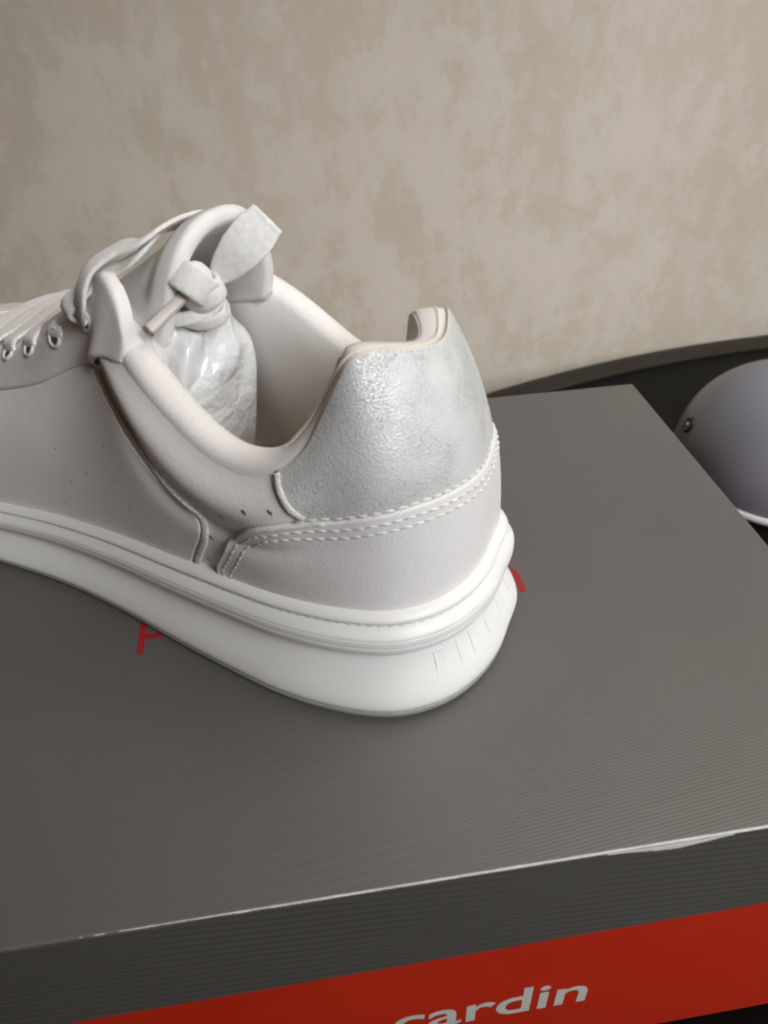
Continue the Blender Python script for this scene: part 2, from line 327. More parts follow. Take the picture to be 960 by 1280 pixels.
# ---------------------------------------------------------------- setting: wall, dark round table
LX, WY, LH, BH = .283, .2022, .0398, .118
def box_obj(name, x0,x1,y0,y1,z0,z1, mat, parent=None, bev=0, seg=3):
    me = bpy.data.meshes.new(name); bm = bmesh.new(); bmesh.ops.create_cube(bm,size=1)
    for v in bm.verts: v.co = Vector((x0+(v.co.x+.5)*(x1-x0), y0+(v.co.y+.5)*(y1-y0), z0+(v.co.z+.5)*(z1-z0)))
    if bev: bmesh.ops.bevel(bm, geom=bm.edges[:], offset=bev, segments=seg, affect='EDGES', profile=.5)
    bmesh.ops.recalc_face_normals(bm, faces=bm.faces); bm.to_mesh(me); bm.free()
    o = link(name, me, mat, parent, smooth=False); return o
w = box_obj('wall', -1.6,1.6,.30,.36,-.9,1.5,'wallpaper'); w['kind']='structure'
def revolve(name, prof, mat, parent=None, n=96, loc=(0,0,0)):
    a = np.linspace(0,2*math.pi,n,endpoint=False); pr = np.asarray(prof,float)
    P = np.stack([pr[None,:,0]*np.cos(a)[:,None]+loc[0], pr[None,:,0]*np.sin(a)[:,None]+loc[1], np.broadcast_to(pr[None,:,1]+loc[2],(n,len(pr)))],-1)
    return grid(name, P, mat, parent, cu=True, scale=1)
tb = bpy.data.objects.new('round_table', None); COL.objects.link(tb); tb.location = (.27,-.517,-.9)
tag(tb, 'black round table with a dark brown edge band under the shoe box', 'table')
revolve('table_top', [(.0005,0),(.753,0),(.754,-.001),(.754,-.024),(.0005,-.024)], 'black_lacquer', tb, 160, (0,0,.9-.1183))
revolve('edge_band', [(.7545,.0005),(.757,.0025),(.771,.0025),(.7745,.0005),(.7755,-.004),(.7755,-.03),(.7545,-.03),(.7545,.0005)], 'dark_edge', tb, 160, (0,0,.9-.1183))
revolve('pedestal', [(.0005,.87-.1183),(.06,.87-.1183),(.045,.70-.1183),(.05,.05),(.30,.03),(.31,0),(.0005,0)], 'black_lacquer', tb, 48)

# ---------------------------------------------------------------- grey dome beyond the box
dm = bpy.data.objects.new('dome_cover', None); COL.objects.link(dm); dm.location = (.15,.08,-.118)
tag(dm, 'smooth grey dome with a dark rivet and white rim beyond the box', 'dome')
u = np.linspace(0,.9995,40); R,H = .065,.0615
revolve('shell', [(R*(1-x**2.2)**(1/2.2), .0045+H*x) for x in u]+[(.0005,.0045+H)], 'grey_metal', dm, 96)
revolve('rim', [(R-.002,.0001),(R+.0012,.0006),(R+.0018,.003),(R+.0006,.0052),(R-.002,.0052),(R-.002,.0001)], 'white_rim', dm, 96)

# ---------------------------------------------------------------- shoe box
sb = bpy.data.objects.new('shoe_box', None); COL.objects.link(sb); sb.location = (-LX/2,-WY/2,-BH)
tag(sb, 'red cardboard shoe box with grey lined lid under the white sneaker', 'box')
def under(o, root):
    o.parent = root; o.matrix_parent_inverse.identity(); o.location = Vector(o.location)-root.location; return o
lid = box_obj('lid', -LX,0,-WY,0,-LH,0,'lid_card',None,.0007,2); 
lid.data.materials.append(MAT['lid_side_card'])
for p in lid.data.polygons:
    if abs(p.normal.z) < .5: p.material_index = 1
under(lid, sb)
base = box_obj('base', -LX+.0014,-.0014,-WY+.0014,-.0014,-BH,-LH+.0,'red_card',None,.0006,2); under(base, sb)
def text_mesh(body, bold=0.):
    cu = bpy.data.curves.new('t','FONT'); cu.body = body; cu.offset = bold; cu.resolution_u = 6; cu.extrude = 0
    o = bpy.data.objects.new('t',cu); COL.objects.link(o); dg = bpy.context.evaluated_depsgraph_get()
    me = bpy.data.meshes.new_from_object(o.evaluated_get(dg)); bpy.data.objects.remove(o); return me
def letters(body, W, xh, place, mat, parent, bold=0., thick=.00012):
    """one thin raised mesh per letter, W = width of the word pair; place(x,y,h) -> point"""
    full = text_mesh(body); xs = [v.co.x for v in full.vertices]; x0,x1 = min(xs),max(xs)
    ref = text_mesh('x'); x_h = max(v.co.y for v in ref.vertices)
    adv = []; 
    for i in range(len(body)):
        if body[i]==' ': adv.append(None); continue
        pre = text_mesh(body[:i+1]); me1 = text_mesh(body[i])
        mx = max(v.co.x for v in pre.vertices); w1 = max(v.co.x for v in me1.vertices); adv.append(mx-w1)
    for i,ch in enumerate(body):
        if ch==' ': continue
        me = text_mesh(ch, bold); bm = bmesh.new(); bm.from_mesh(me)
        r = bmesh.ops.extrude_face_region(bm, geom=bm.faces[:])
        top = [g for g in r['geom'] if isinstance(g,bmesh.types.BMVert)]; ts = set(top)
        for v in bm.verts:
            x = (v.co.x+adv[i]-x0)/(x1-x0)*W; y = v.co.y/x_h*xh
            v.co = Vector(place(x,y,thick if v in ts else 0.))
        bmesh.ops.recalc_face_normals(bm, faces=bm.faces); bm.to_mesh(me); bm.free()
        me.name = 'letter'; o = link('letter', me, mat, None, False); o.parent = parent
letters('pierre cardin', .1168, .0112, lambda x,y,h:(-LX/2-.0584+x, -.1183+y, .00004+h), 'red_print', lid, .0, .00003)
letters('pierre cardin', .1195, .0104, lambda x,y,h:(-.0832-.1195+x, -WY+.0014-.00004-h, -.0862+y), 'silver_print', base, .012, .00003)
# scuffed front edge of the lid: bare paper core and painted-in highlight along the fold, one torn flake
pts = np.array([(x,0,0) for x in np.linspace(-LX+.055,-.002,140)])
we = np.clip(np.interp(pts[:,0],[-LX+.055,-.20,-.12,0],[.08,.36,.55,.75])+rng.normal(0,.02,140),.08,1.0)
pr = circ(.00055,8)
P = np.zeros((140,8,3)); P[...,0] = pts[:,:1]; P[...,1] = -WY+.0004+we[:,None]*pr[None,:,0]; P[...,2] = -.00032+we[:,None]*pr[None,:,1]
o = grid('worn_edge_glint', P, 'paper_core', None, cv=True, caps=True, scale=1); under(o, sb); o.parent = lid; o.location = (0,0,0)
xs = np.linspace(-.090,-.060,30); dn = .0021*np.sin(np.linspace(0,math.pi,30)**1.15/math.pi**.15)**1.5*(.85+.2*rng.random(30))
P = np.zeros((30,3,3)); 
for i in range(30):
    for j in range(3): P[i,j] = (xs[i], -WY-.00012-.0002*math.sin(j*1.2), -.0002-dn[i]*j/2)
o = grid('torn_flake', P, 'paper_core', None, scale=1); o.parent = lid
for c in list(lid.children)+[]: c.matrix_parent_inverse.identity(); c.location = (0,0,0)
lid.location = -sb.location; base.location = -sb.location

# ---------------------------------------------------------------- sneaker
shoe = bpy.data.objects.new('sneaker', None); COL.objects.link(shoe)
shoe.location = (-.1013,-.1461,.0002); shoe.rotation_euler = (0,0,math.radians(138.609))
tag(shoe, 'white leather sneaker with silver heel tab and thick sole standing on the box lid', 'sneaker')

# sole
NT = 264; T = np.linspace(0,NS,NT,endpoint=False)
zz,oo = PROF[:,0],PROF[:,1]
zs = np.concatenate([np.linspace(zz[i],zz[i+1],4)[:-1] for i in range(len(zz)-1)]+[zz[-1:]])
pf = crom(PROF, (len(PROF)-1)*3+1)
k0 = np.searchsorted(pf[:,0], 4.05)
def soleloft(rows): return np.stack([sole_pt(T, np.full(NT,r[0]), np.full(NT,r[1])) for r in rows],1)
mid = soleloft(np.concatenate([[(3.25,-4.),(3.3,-1.2),(3.45,-.5),(3.8,-.05)],pf[k0:]]))
grid('midsole', mid, 'midsole_rubber', shoe, cu=True)
outs = soleloft([(0,-12.),(.05,-4.),(.4,-1.7),(.9,-.75),(1.5,-.3),(2.7,-.1),(3.1,-.25),(3.22,-.7),(3.24,-4.)])
P = outs.reshape(-1,3); F = grid_faces(NT,outs.shape[1],True,False); F.append(tuple(i*outs.shape[1] for i in range(NT)))
raw('outsole', P, F, 'outsole_rubber', shoe)
tt = np.linspace(-12,13,700); gp = sole_pt(tt, np.full(700,30.35), np.full(700,-4.75)); on = onormal(tt)
stitches('sole_stitching', gp, np.concatenate([on,np.full((700,1),.4)],1), 2.6, 1.9, .26, 'thread', shoe)
# embossed lettering round the heel
tl = np.linspace(5,-6,600); op = outline(tl); arc = np.r_[0,np.cumsum(np.linalg.norm(np.diff(op,axis=0),axis=1))]
a0 = np.interp(-1.58, -tl, arc)
def heel_place(x,y,h):
    t = np.interp(a0+x, arc, tl); z = 11.4+y; off = np.interp(z,pf[k0:k0+30,0],pf[k0:k0+30,1])
    return tuple(sole_pt(np.array(t),np.array(z),np.array(off-.2+h*1.0))*MM)
spaced = 'P I E R R E'
letters(spaced, 44, 4.4, heel_place, 'midsole_rubber', shoe, .0, .30)

# upper base
TV = np.linspace(0,1,34)
G = upper(T[:,None], TV[None,:]); grid('upper', G, 'padded_leather', shoe, cu=True)

# lining with padded roll
def ctan(t): d = opening(t+.02)-opening(t-.02); d[...,2]=0; return d/np.linalg.norm(d,axis=-1,keepdims=True)
ct = ctan(T); n_in = np.stack([ct[:,1],-ct[:,0],0*ct[:,0]],1)
cen = np.stack([np.clip(opening(T)[:,0],45,165),0*T,0*T],1); sg = np.sign(((cen-opening(T))*n_in).sum(1)); n_in *= sg[:,None]
hw = heel_w(T); tw = np.maximum(sstep(8.3,9.6,T)*(1-sstep(24.2,25.6,T)),0)
far_w = np.exp(-((T-(NS-2.0))/1.0)**2)
rr = (4.4*(1-hw)+2.7*hw)*(1-tw)+.8*tw+1.3*far_w; rise = (1.0*(1-hw)+.12*hw)+.12*far_w
C0 = upper(T,np.ones(NT)); up3 = np.array([0,0,1.])
rows = []
for ph in np.linspace(0,math.pi,11): rows.append(C0+n_in*(rr*(1-math.cos(ph)))[:,None]+up3*(rr*rise*math.sin(ph))[:,None])
E0 = rows[-1]; inz = 29*hgt(outline(T)[:,0])+lift(outline(T)[:,0])
I0 = np.concatenate([outline(T)-onormal(T)*13.5, inz[:,None]],1)
for f in np.linspace(0,1,16)[1:]:
    P1 = E0-up3*9+n_in*(2.2*(1-tw)*1.0)[:,None]; P2 = I0+up3*10
    g = 1-f; rows.append(g**3*E0+3*g*g*f*P1+3*g*f*f*P2+f**3*I0)
LG = np.stack(rows,1)
heel_sel = lambda a,b: [i for i in range(NT)]
grid('lining', LG, 'white_lining', shoe, cu=True)
# heel lining: beige mesh patch over the roll behind the tab
def lining_at(t): 
    f = (np.asarray(t)%NS)/NS*NT; i = np.floor(f).astype(int)%NT; k=(f-np.floor(f))[:,None,None]; return LG[i]*(1-k)+LG[(i+1)%NT]*k
th = np.linspace(4.75,-4.75,90); hp = lining_at(th)[:,:15]; hn = gnormals(hp)
ctr = np.array([50,0,60.]); hn *= np.sign(((ctr-hp)*hn).sum(-1,keepdims=True)); hn[:,:5]=np.where(hn[:,:5,2:]<0,-hn[:,:5],hn[:,:5])
slab('heel_lining', hp[:,4:], hn[:,4:], .05,.5,'beige_lining',shoe,.2)
# insole
ti = np.linspace(.12,16.88,70); a = outline(ti)-onormal(ti)*13.2; b = outline(NS-ti)-onormal(NS-ti)*13.2
m = np.linspace(0,1,9); ins = a[:,None]*(1-m)[None,:,None]+b[:,None]*m[None,:,None]
iz = 29*hgt(ins[...,0])+lift(ins[...,0])-1.2*np.sin(m*math.pi)[None,:]
grid('insole', np.concatenate([ins,iz[...,None]],-1), 'insole_foam', shoe)

def tvcurve(cps, n): return crom(cps, n)
def panel(name, A, B, nu, nv, lo, hi, mat, f=None):
    """panel between two curves (t,v) on the upper"""
    a = resample(crom(A,400),nu) if True else None; b = resample(crom(B,400),nu)
    w = np.linspace(0,1,nv); tv = a[:,None]*(1-w)[None,:,None]+b[:,None]*w[None,:,None]
    P = upper(tv[...,0],np.clip(tv[...,1],-.05,1.0)); N = upper_n(tv[...,0],np.clip(tv[...,1],.004,.996),upper)
    return slab(name, P, N, lo, hi, mat, shoe)
def on_upper(tv, h=0.):
    p = upper(tv[:,0],tv[:,1]); n = upper_n(tv[:,0],np.clip(tv[:,1],.004,.996),upper); return p+n*h, n
def mir(c): return [(33.4-t,v) for t,v in c]
# silver heel tab
tab_bot = [(4.85,1.0),(4.8,.94),(4.65,.85),(4.45,.75),(4.12,.64),(3.35,.535),(2.3,.484),(1.4,.484),(.55,.492),(-.4,.485),(-1.2,.48),(-2.1,.49),(-3.1,.535),(-4.0,.63),(-4.4,.75),(-4.65,.87),(-4.8,1.0)]
a = resample(crom(tab_bot,500)*np.array([1,8.]),120)/np.array([1,8.])
b = np.stack([np.clip(np.interp(np.linspace(0,1,120),[0,.12,.88,1],[4.85,3.6,-3.6,-4.8]),-4.8,4.85),np.full(120,1.0)],1)
w = np.linspace(0,1,26); tv = a[:,None]*(1-w)[None,:,None]+b[:,None]*w[None,:,None]
P = upper(tv[...,0],tv[...,1]); N = upper_n(tv[...,0],np.clip(tv[...,1],.004,.996),upper)
slab('heel_tab', P, N, .05, .85, 'silver_leather', shoe, .35)
# raw cut edge of the tab on the near side
p,n = on_upper(a[:22],.75); sweep('cut_edge', p, n, flatprof(1.5,1.0), 'raw_edge', shoe)
p,n = on_upper(a[-20:],.75); sweep('cut_edge', p, n, flatprof(1.5,1.0), 'raw_edge', shoe)
# heel counter
ctop = [(6.32,-.02),(6.27,.11),(6.08,.29),(5.85,.475),(5.40,.66),(4.85,.695),(4.2,.632),(3.35,.535),(2.3,.484),(1.4,.484),(.55,.492),(-.4,.485),(-1.2,.48),(-2.1,.49),(-3.1,.535),(-3.9,.62),(-4.4,.68),(-5.0,.66),(-5.45,.47),(-5.7,.29),(-5.9,.1),(-5.95,-.02)]
ct_ = crom(ctop,600); ca = resample(ct_*np.array([1,8.]),130)/np.array([1,8.])
cb = np.stack([np.linspace(6.32,-5.95,130)*.2+ca[:,0]*.8,np.full(130,-.04)],1); cb[0]=ca[0]; cb[-1]=ca[-1]
w = np.linspace(0,1,16); tv = ca[:,None]*(1-w)[None,:,None]+cb[:,None]*w[None,:,None]
def up_ext(t,v):
    p = upper(t,np.clip(v,0,1)); p = p.copy(); p[...,2] += np.minimum(v,0)*60; return p
P = up_ext(tv[...,0],tv[...,1]); N = upper_n(tv[...,0],np.clip(tv[...,1],.004,.996),upper)
slab('heel_counter', P, N, .3, 1.5, 'white_leather', shoe, .5)
cp,cn = on_upper(np.clip(ca,[-9,0],[9,1]),0)
ctg = np.gradient(cp,axis=0); ctg/=np.linalg.norm(ctg,axis=1,keepdims=True); sd = np.cross(ctg,cn)
sd *= np.sign((sd[60]*np.array([0,0,-1.])).sum())
_tg,_vg = np.meshgrid(np.linspace(-7,7,281),np.linspace(0,1,101),indexing='ij'); _pg = upper(_tg,_vg).reshape(-1,3); _ng = upper_n(_tg,np.clip(_vg,.004,.996),upper).reshape(-1,3)
def row(off,h):
    q = resample(crom((cp+sd*off)[::3],400),500); out = []
    for x in q:
        k = int(np.argmin(((_pg-x)**2).sum(1))); n = _ng[k]; out.append(np.r_[x-n*((x-_pg[k])@n)+n*h, n])
    return np.array(out)
r = row(1.7,1.52); stitches('stitching', r[4:-4,:3], r[4:-4,3:], 2.9, 2.35, .29, 'thread', shoe, .12)
r = row(4.0,1.52); stitches('stitching', r[8:-8,:3], r[8:-8,3:], 2.9, 2.35, .29, 'thread', shoe, .12)
r = row(-1.1,.9); stitches('stitching', r[120:-110,:3], r[120:-110,3:], 2.9, 2.35, .29, 'thread', shoe, .12)
for off,hh in ((1.7,1.47),(4.0,1.47),(-1.1,.85)):
    r = row(off,hh); k = 120 if off<0 else 6; sweep('stitch_groove', r[k:-k,:3], r[k:-k,3:], circ(.2,6), 'stitch_groove', shoe)
# frayed cut along the counter's front and top
sel = slice(2,44); sweep('cut_edge', (cp+cn*1.15)[sel], cn[sel], flatprof(1.0,1.0), 'raw_edge', shoe)

# quarters (near side and far side)
vt_t = [6.3,6.5,6.8,7.15,7.7,8.1,8.6,9.0,9.6,10.5,12,16]; vt_v = [.47,.505,.535,.575,.638,.688,.74,.785,.79,.79,.80,.80]
def quarter(flip):
    nb,na = 40,90; b = np.linspace(0,1,nb)
    tr = crom([(0,6.75),(.18,6.66),(.36,6.58),(.6,6.48),(.8,6.44),(.93,6.50),(1,6.62)],400); trb = np.interp(b,tr[:,0],tr[:,1])
    aa = np.linspace(0,1,na)**1.4
    t = trb[:,None]+(15.5-trb[:,None])*aa[None,:]; v = b[:,None]*np.interp(t,vt_t,vt_v)
    if flip: t = 33.4-t
    P = upper(t,v); N = upper_n(t,np.clip(v,.004,.996),upper)
    slab('quarter', P, N, .1, 1.15, 'white_leather', shoe, .5)
    tv = np.stack([np.r_[t[:,0],t[-1,1:60]],np.r_[v[:,0],v[-1,1:60]]],1); p,n = on_upper(tv,.55)
    q = resample(np.concatenate([p,n],1),160); p,n = q[:,:3],q[:,3:]; tg = np.gradient(p,axis=0); tg/=np.linalg.norm(tg,axis=1,keepdims=True)
    s = np.cross(tg,n); 
    mean = P[nb//2,na//2]; s *= -np.sign(((mean-p[30])*s[30]).sum())
    wid = np.interp(np.arange(160),[0,55,80,159],[1,1,.55,.35])
    sweep('edge_binding', p+s*(1.5*wid+.25)[:,None]+n*.1, n, flatprof(2.0,1.1), 'raw_edge', shoe, wid)
    st = (p+s*(2.45*wid+.2)[:,None]+n*.25)[2:62]; stitches('stitching', st, n[2:62], 1.5, 1.15, .34, 'thread', shoe, .5)
quarter(False); quarter(True)

# perforations (punched slits) on the near side and mirrored on the far side
holes = [(5.9,.688),(5.42,.80),(4.95,.80),(6.3,.35),(6.46,.09)]
def slit(t,v,ln,wd,h,ang,mat='hole'):
    tv = np.array([[t,v]]); p,n = on_upper(tv,h); p=p[0]; n=n[0]; z = np.array([0,0,1.]); s = np.cross(z,n); s/=np.linalg.norm(s); u = np.cross(n,s)
    d = s*math.cos(ang)+u*math.sin(ang); e = np.cross(n,d); V=[p+n*.06]; k=12
    for j in range(k): a=2*math.pi*j/k; V.append(p+d*ln/2*math.cos(a)+e*wd/2*math.sin(a))
    raw('perforation', V, [(0,1+j,1+(j+1)%k) for j in range(k)], mat, shoe)
for t,v in holes: slit(t,v,1.7,.7,.16,2.4); slit(33.4-t,v,1.7,.7,.16,-2.4)
for t,v in [(8.0,.388),(7.7,.25),(7.4,.10),(8.9,.225),(8.3,.525),(8.6,.31),(9.3,.36),(9.1,.10)]:
    slit(t,v,.9,.6,1.22,2.4,'pinhole'); slit(33.4-t,v,.9,.6,1.22,-2.4,'pinhole')

# eyestays: thick padded flaps either side of the throat
def eyestay(sg):
    lowtv = np.array([(8.05,1.0),(8.35,.965),(8.8,.875),(9.2,.815),(9.8,.76),(10.55,.69),(11.3,.645),(12.3,.66),(13.2,.72),(14,.82),(14.6,.92)])
    if sg<0: lowtv[:,0] = 33.4-lowtv[:,0]
    lp,ln_ = on_upper(crom(lowtv,60),np.interp(np.arange(60),[0,12],[.0,1.7])[:,None])
    hi = np.array([(87.0,27.3,89.5),(88.6,26.0,94.3),(91.4,24.6,98.2),(94.2,23.4,99.8),(97,22.2,100.2),(103,21,96),(111,20,90.5),(123,18.8,83.5),(135,17.6,77),(150,16.2,69.5),(168,14,62.5),(182,11,58.5),(190,7,57)])
    if sg<0: hi = hi*np.array([1,-1,1])+np.array([0,-1.0,0]); hi[:6,2] -= [6,10,12,12,9,5]; hi[:4,0] += [3,4,4,3]
    hp = resample(crom(hi,300),60); lp = resample(lp,60)
    w = np.linspace(0,1,14); P = lp[:,None]*(1-w)[None,:,None]+hp[:,None]*w[None,:,None]
    N = gnormals(P); N *= np.sign((N[30,6]*np.array([0,sg,.6])).sum())
    P = P+N*(2.0*np.sin(w*math.pi))[None,:,None]*np.interp(np.arange(60),[0,4,20],[0,0,1])[:,None,None]
    N = gnormals(P); N *= np.sign((N[30,6]*np.array([0,sg,.6])).sum())
    hi_=1.0; sc = np.interp(np.arange(60),[0,2],[.9,1.])[:,None,None]; lo_ = np.full((60,14,1),-2.2); lo_[:6] = -2.6; lo_[:,0] = -.5; lo_[:,1] = -1.2; e = slab('eyestay', P, N, lo_, 1.0, 'padded_leather', shoe, 1.7, sc)
    return P,N
PN,NN = eyestay(1); PF,NF = eyestay(-1)
# eyelets
ei = [11,19,26,32,38,44]; eye_n=[]; eye_f=[]
for PP,NNm,lst in ((PN,NN,eye_n),(PF,NF,eye_f)):
    for i in ei:
        c = PP[i,7]; n = NNm[i,7]; lst.append((c,n)); a = np.linspace(0,2*math.pi,20,endpoint=False)
        s = PP[i+1,7]-PP[i-1,7]; s/=np.linalg.norm(s); e = np.cross(n,s)
        k = np.linspace(0,2*math.pi,8,endpoint=False)
        Pq = c+n*1.05+(s[None,None]*np.cos(a)[:,None,None]+e[None,None]*np.sin(a)[:,None,None])*(2.3+.55*np.cos(k))[None,:,None]+n*(.5*np.sin(k))[None,:,None]
        o = grid('eyelet', Pq, 'white_leather', shoe, cu=True, cv=True)
        V=[c+n*1.12]+[c+n*1.1+(s*math.cos(x)+e*math.sin(x))*1.9 for x in a]; raw('eyelet_hole', V, [(0,1+j,1+(j+1)%20) for j in range(20)], 'hole', o)

# tongue: arched padded saddle
spine = np.array([(81.5,-1.5,111.5),(90,-1.5,106),(102,-1.5,98),(122,-1,86),(145,-1,73.5),(168,-1,61.5),(192,-1,51)])
NU,NP = 44,41
sp = resample(crom(spine,300),NU); uu = np.linspace(0,1,NU)
hw_ = np.interp(uu,[0,.12,.3,.6,1],[19.5,19.5,18.5,16,10]); ar = np.interp(uu,[0,.1,.25,.6,1],[28,24,15,7,3])
ph = np.linspace(-1,1,NP); A = ph*math.pi*.5
yy = np.sign(np.sin(A))*np.abs(np.sin(A))**.86; zz_ = 1-np.abs(np.cos(A))**.80
TP = np.zeros((NU,NP,3))
TP[...,0] = sp[:,None,0]+np.interp(uu,[0,.3,1],[5,2,0])[:,None]*(zz_[None,:])**2
TP[...,1] = sp[:,None,1]+hw_[:,None]*yy[None,:]
TP[...,2] = sp[:,None,2]-ar[:,None]*zz_[None,:]
# flare of the far lower lobe
lobe = np.exp(-(uu/.10)**2)[:,None]*sstep(-.6,-1.0,ph)[None,:]
TP[...,1] -= 1.0*lobe; TP[...,0] -= 1.5*lobe
TN = gnormals(TP); TN *= np.sign(TN[10,20,2])
d1 = np.cumsum(np.r_[0,np.linalg.norm(np.diff(sp,axis=0),axis=1)])[:,None]
edge = np.minimum(d1, (1-np.abs(ph))[None,:]*26)               # mm from the rim
outer = TP+TN*(1.2*np.exp(-((edge-4)/3.5)**2)-.7*np.exp(-((edge-9)/1.2)**2))[...,None]
inner = TP-TN*(3.8+1.1*np.exp(-((edge-3.5)/3.0)**2)-1.9*np.exp(-((edge-7.0)/1.0)**2))[...,None]
R_ = []
# closed section: outer row ... rounded rim ... inner row, per phi column along u (open at the toe end)
for j in range(NP):
    col = list(outer[::-1,j]); a0_,b0_ = outer[0,j],inner[0,j]; bk = TP[0,j]-TP[2,j]; bk/=np.linalg.norm(bk)
    mid_ = (a0_+b0_)/2; hv = (a0_-b0_)/2; r_=np.linalg.norm(hv)
    for x in np.linspace(0,math.pi,9)[1:-1]: col.append(mid_+hv*math.cos(x)+bk*r_*.72*math.sin(x))
    col += list(inner[:,j]); R_.append(col)
R_ = np.array(R_)
side = []
for jj in (0,NP-1):                                              # rounded side rims
    out_ = R_[jj]
grid('tongue', R_, 'padded_leather', shoe)
for jj,sgn in ((0,-1),(NP-1,1)):
    pth = (outer[:,jj]+inner[:,jj])/2; hh = outer[:,jj]-inner[:,jj]; L_ = np.linalg.norm(hh,axis=1)/2
    dn_ = TP[:,jj]-TP[:,jj-sgn*2]; dn_/=np.linalg.norm(dn_,axis=1,keepdims=True)
    Q = np.stack([pth+hh/2*math.cos(x)+dn_*(L_*.95*math.sin(x))[:,None] for x in np.linspace(0,math.pi,9)],1)
    bk = TP[0,jj]-TP[2,jj]; bk/=np.linalg.norm(bk)
    cap = [pth[0]+(Q[0]-pth[0])*math.cos(y)+bk*L_[0]*.95*math.sin(y) for y in np.linspace(0,math.pi/2,6)[::-1]]
    grid('tongue_rim', np.concatenate([np.array(cap),Q[1:]]), 'padded_leather', shoe)

# laces ------------------------------------------------------------
lace = bpy.data.objects.new('lace', None); COL.objects.link(lace); lace.parent = shoe
def ribbon(name, pts, hint, wd=7., th=1.3, n=60, taper=None, mat='lace_cotton'):
    p = resample(crom(pts,300),n); h = hint
    if np.ndim(hint)==2: h = resample(crom(hint,300),n)
    return sweep(name, p, h, flatprof(wd,th,14), mat, lace, taper)
def tongue_top(f, y):                                           # point on the tongue at fraction f, width y
    i = min(NU-1,int(f*(NU-1))); j = int(np.argmin(np.abs(TP[i,:,1]-y))); return outer[i,j],TN[i,j]
for k in range(1,6):
    (ca_,na_),(cb_,nb_) = eye_n[k],eye_f[k]
    top = (ca_+cb_)/2+np.array([0,0,4.5]); 
    ribbon('lace_row', [ca_+na_*.2,ca_+na_*2.6+np.array([0,-2.5,1.2]),(ca_*.7+top*.3)+np.array([0,0,3.2]),top+np.array([0,0,1.5]),(cb_*.7+top*.3)+np.array([0,0,3.2]),cb_+nb_*2.6+np.array([0,2.5,1.2]),cb_+nb_*.2],
           [na_,na_,(0,.3,1),(0,0,1),(0,-.3,1),nb_,nb_],7.,1.4,60)
c0,n0 = eye_n[0]
ribbon('lace_strand', [c0+n0*.3,c0+n0*2.2+np.array([0,0,1.5]),(101,27,94.2),(100.3,25.6,98.6),(99.3,22.2,102.4),(96,17,105.2),(91.5,13.5,106.6),(90,8,108.2),(91,0,108.2),(92,-8,106.5),(94,-15,101),(98,-21,93)],
       [n0,n0,(.3,1,.1),(.4,1,.3),(.4,.7,.7),(.5,.5,1),(.6,.3,1),(.6,0,1),(.6,0,1),(.6,-.2,1),(.5,-.8,.6),(.3,-1,.3)],6.2,1.4,90)
ribbon('lace_strand', [c0+n0*.6+np.array([3,0,-1]),c0+n0*3+np.array([2.5,.4,3]),(103.5,22.0,96.5),(100.5,19.5,99.3),(96,16.5,101),(92.3,14.2,103.6),(93.5,7,105.6),(95,0,105.8),(97,-8,103.8),(100,-16,98),(104,-22,90)],
       [n0,n0,(.3,1,.2),(.3,.8,.6),(.5,.5,1),(.6,.3,1),(.6,0,1),(.6,0,1),(.6,-.2,1),(.5,-.8,.6),(.3,-1,.3)],6.,1.4,90)
# knot, loop and tagged end hanging inside the opening
kc = np.array([79.5,9.5,98.2])
def wrap(name, c, ax, r1, r2, wd, n=50, a0=0, a1=2*math.pi, twist=.0):
    ax = np.array(ax,float); ax/=np.linalg.norm(ax); e1 = np.cross(ax,(0,0,1.)); e1/=np.linalg.norm(e1); e2 = np.cross(ax,e1)
    a = np.linspace(a0,a1,n); p = c+e1*(r1*np.cos(a))[:,None]+e2*(r2*np.sin(a))[:,None]+ax*(twist*(a-a0)/(a1-a0))[:,None]
    hint = e1*np.cos(a)[:,None]/r1+e2*np.sin(a)[:,None]/r2
    sweep(name, p, hint, flatprof(wd,1.5,14), 'lace_cotton', lace)
wrap('knot_wrap', kc, (.25,.75,-.65), 4.6,5.0, 7.0, twist=1.5)
wrap('knot_wrap', kc+np.array([.5,-1.5,-2.2]), (.1,.35,.9), 5.2,4.6, 5.0, twist=-2)
wrap('knot_wrap', kc+np.array([1.5,-1.5,-5.4]), (.3,-.25,.85), 5.2,4.2, 4.0, twist=2)
wrap('knot_wrap', kc+np.array([2.0,-1.8,-8.2]), (-.1,.30,.85), 6.0,4.4, 3.6, twist=-2)
wrap('knot_wrap', kc+np.array([2.4,-1.8,-10.6]), (.2,-.1,.85), 6.6,4.6, 3.4, twist=2)
V=[];nn_=14
P = np.array([[kc+np.array([4.2*math.sin(a)*math.cos(b),4.2*math.sin(a)*math.sin(b),4.6*math.cos(a)]) for b in np.linspace(0,2*math.pi,20,endpoint=False)] for a in np.linspace(.05,math.pi-.05,12)])
grid('knot', P, 'lace_cotton', lace, cv=True)
la,lb = np.array([79.5,2.6,96.6]),np.array([70.2,-7.2,109.0]); ld = lb-la; ll = np.linalg.norm(ld); ld /= ll
vw = np.array([-.62,.42,.40]); vw -= ld*(vw@ld); vw /= np.linalg.norm(vw); hr = .55
sg1 = [la+ld*x+vw*(hr+2.6*math.sin(x/ll*math.pi)) for x in np.linspace(0,ll,24)]; hn1 = [vw]*24
arc_ = [lb+ld*hr*math.sin(x)+vw*hr*math.cos(x) for x in np.linspace(0,math.pi,12)[1:-1]]; hn2 = [ld*math.sin(x)+vw*math.cos(x) for x in np.linspace(0,math.pi,12)[1:-1]]
sg2 = [la+ld*x+vw*(-hr+1.2*math.sin(x/ll*math.pi)) for x in np.linspace(ll,0,24)]; hn3 = [-vw]*24
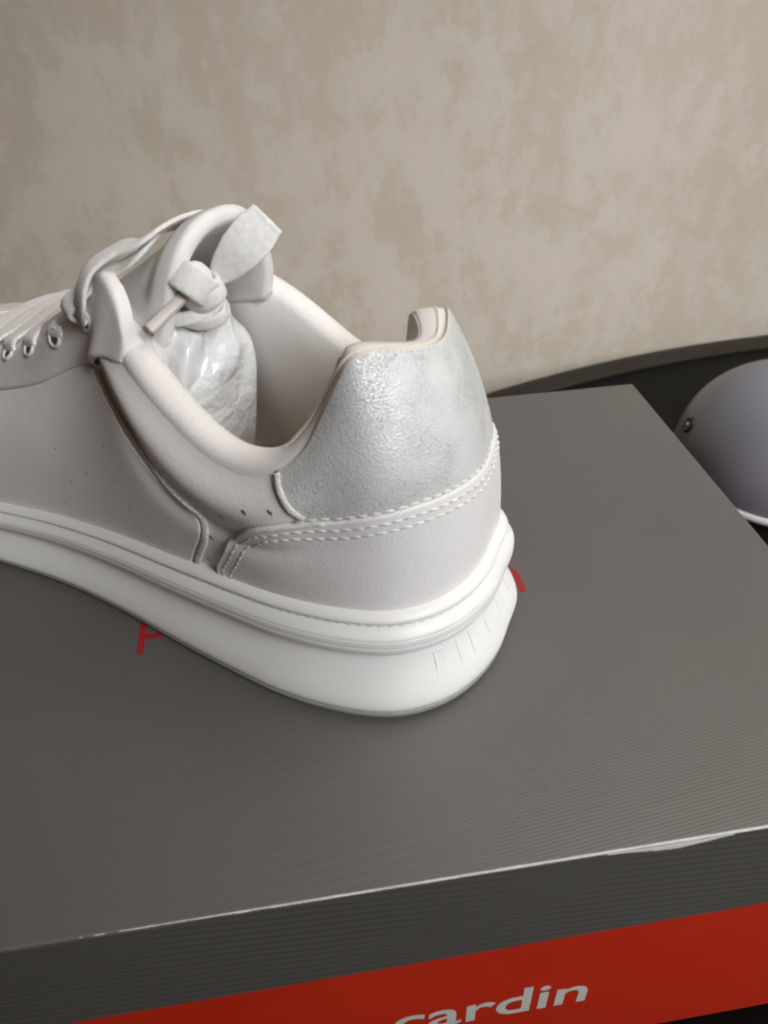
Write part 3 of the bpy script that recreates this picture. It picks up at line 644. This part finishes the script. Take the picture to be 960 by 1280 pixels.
pp = np.array(sg1+arc_+sg2); hh_ = np.array(hn1+hn2+hn3); q = np.r_[np.linspace(0,1,24),np.ones(10),np.linspace(1,0,24)]
tp = np.interp(q,[0,.2,.5,.8,1],[.42,.70,.94,1,.86])
t_,n_,s_ = frames(pp,hh_); pr = flatprof(10.6,.75,16)
P = pp[:,None]+s_[:,None]*(pr[None,:,:1]*tp[:,None,None])+n_[:,None]*(pr[None,:,1:])
ribbon_uv(grid('lace_loop', P, 'lace_cotton', lace, cv=True, caps=True), pp, pr)
e0 = np.array([79.8,12.0,96.4]); e1_ = np.array([82.8,23.6,90.4])
ag = np.array([e0+(e1_-e0)*f for f in np.linspace(0,1,20)])
sweep('aglet', ag, (-.5,0,.8), flatprof(2.7,2.1,12), 'aglet_plastic', lace)
sweep('aglet_end', np.array([e1_+(e1_-e0)*f for f in np.linspace(-.02,.03,5)]), (-.5,0,.8), flatprof(2.85,2.25,12), 'aglet_end', lace)

# plastic-wrapped stuffing inside the shoe
NA,NB = 90,60; rngv = rng.random((8,3))
P = np.zeros((NA,NB,3))
for i in range(NA):
    for j in range(NB):
        a = math.pi*i/(NA-1); b = 2*math.pi*j/NB
        d = np.array([math.cos(a),math.sin(a)*math.cos(b),math.sin(a)*math.sin(b)])
        q = np.sign(d)*np.abs(d)**.68
        w_ = .0
        for k,(x,y,z) in enumerate(rngv): w_ += math.sin((d*(rngv[k]*9+3)).sum()+k*1.7)*(.9 if k<4 else .45)
        P[i,j] = np.array([107,5.5,58.5])+q*np.array([29.,19.3,33])+d*w_*.5
        P[i,j,0] += (P[i,j,2]-60)*-.10; P[i,j,2] -= max(0,P[i,j,0]-95)*.50
o = grid('plastic_stuffing', P, 'plastic_film', None, cv=True)
o.location = shoe.location; o.rotation_euler = shoe.rotation_euler
tag(o, 'crumpled white plastic-wrapped stuffing inside the sneaker opening', 'stuffing')

# collar piping: seam along the far and near collar, beige piping along the tab
for a_,b_,mt in ((-4.9,-8.2,'white_lining'),(4.9,-4.85,'beige_lining')):
    tq = np.linspace(a_,b_,140); p = upper(tq,np.ones(140)); tg = ctan(tq)
    sweep('piping', p+np.array([0,0,.5]), (0,0,1), circ(.42,8), mt, shoe)

# rivet on the dome
c = np.array([-.0475,-.0395,.040])
def rivet():
    d = np.array([-.89,.22,.40]); d/=np.linalg.norm(d); 
    s = np.cross(d,(0,0,1.)); s/=np.linalg.norm(s); e = np.cross(s,d)
    # find the surface point in direction (horizontal angle) where the normal is about d
    ang = 2.9; u0 = .41; r = R*(1-u0**2.2)**(1/2.2); p = np.array([r*math.cos(ang),r*math.sin(ang),.0045+H*u0])
    a = np.linspace(0,2*math.pi,24,endpoint=False)
    def rev(name,prof,mat,par):
        P = np.array([[p+d*h+(s*math.cos(x)+e*math.sin(x))*rr for rr,h in prof] for x in a]); return grid(name,P,mat,par,cu=True,scale=1)
    o = rev('rivet',[(.0052,-.002),(.0052,.0006),(.0046,.0012),(.0030,.0012),(.0024,.0004),(.0001,.0004)],'rivet_black',dm)
    rev('rivet_pin',[(.0014,.0004),(.0013,.0014),(.0008,.0018),(.0001,.0019)],'white_rim',o)
rivet()
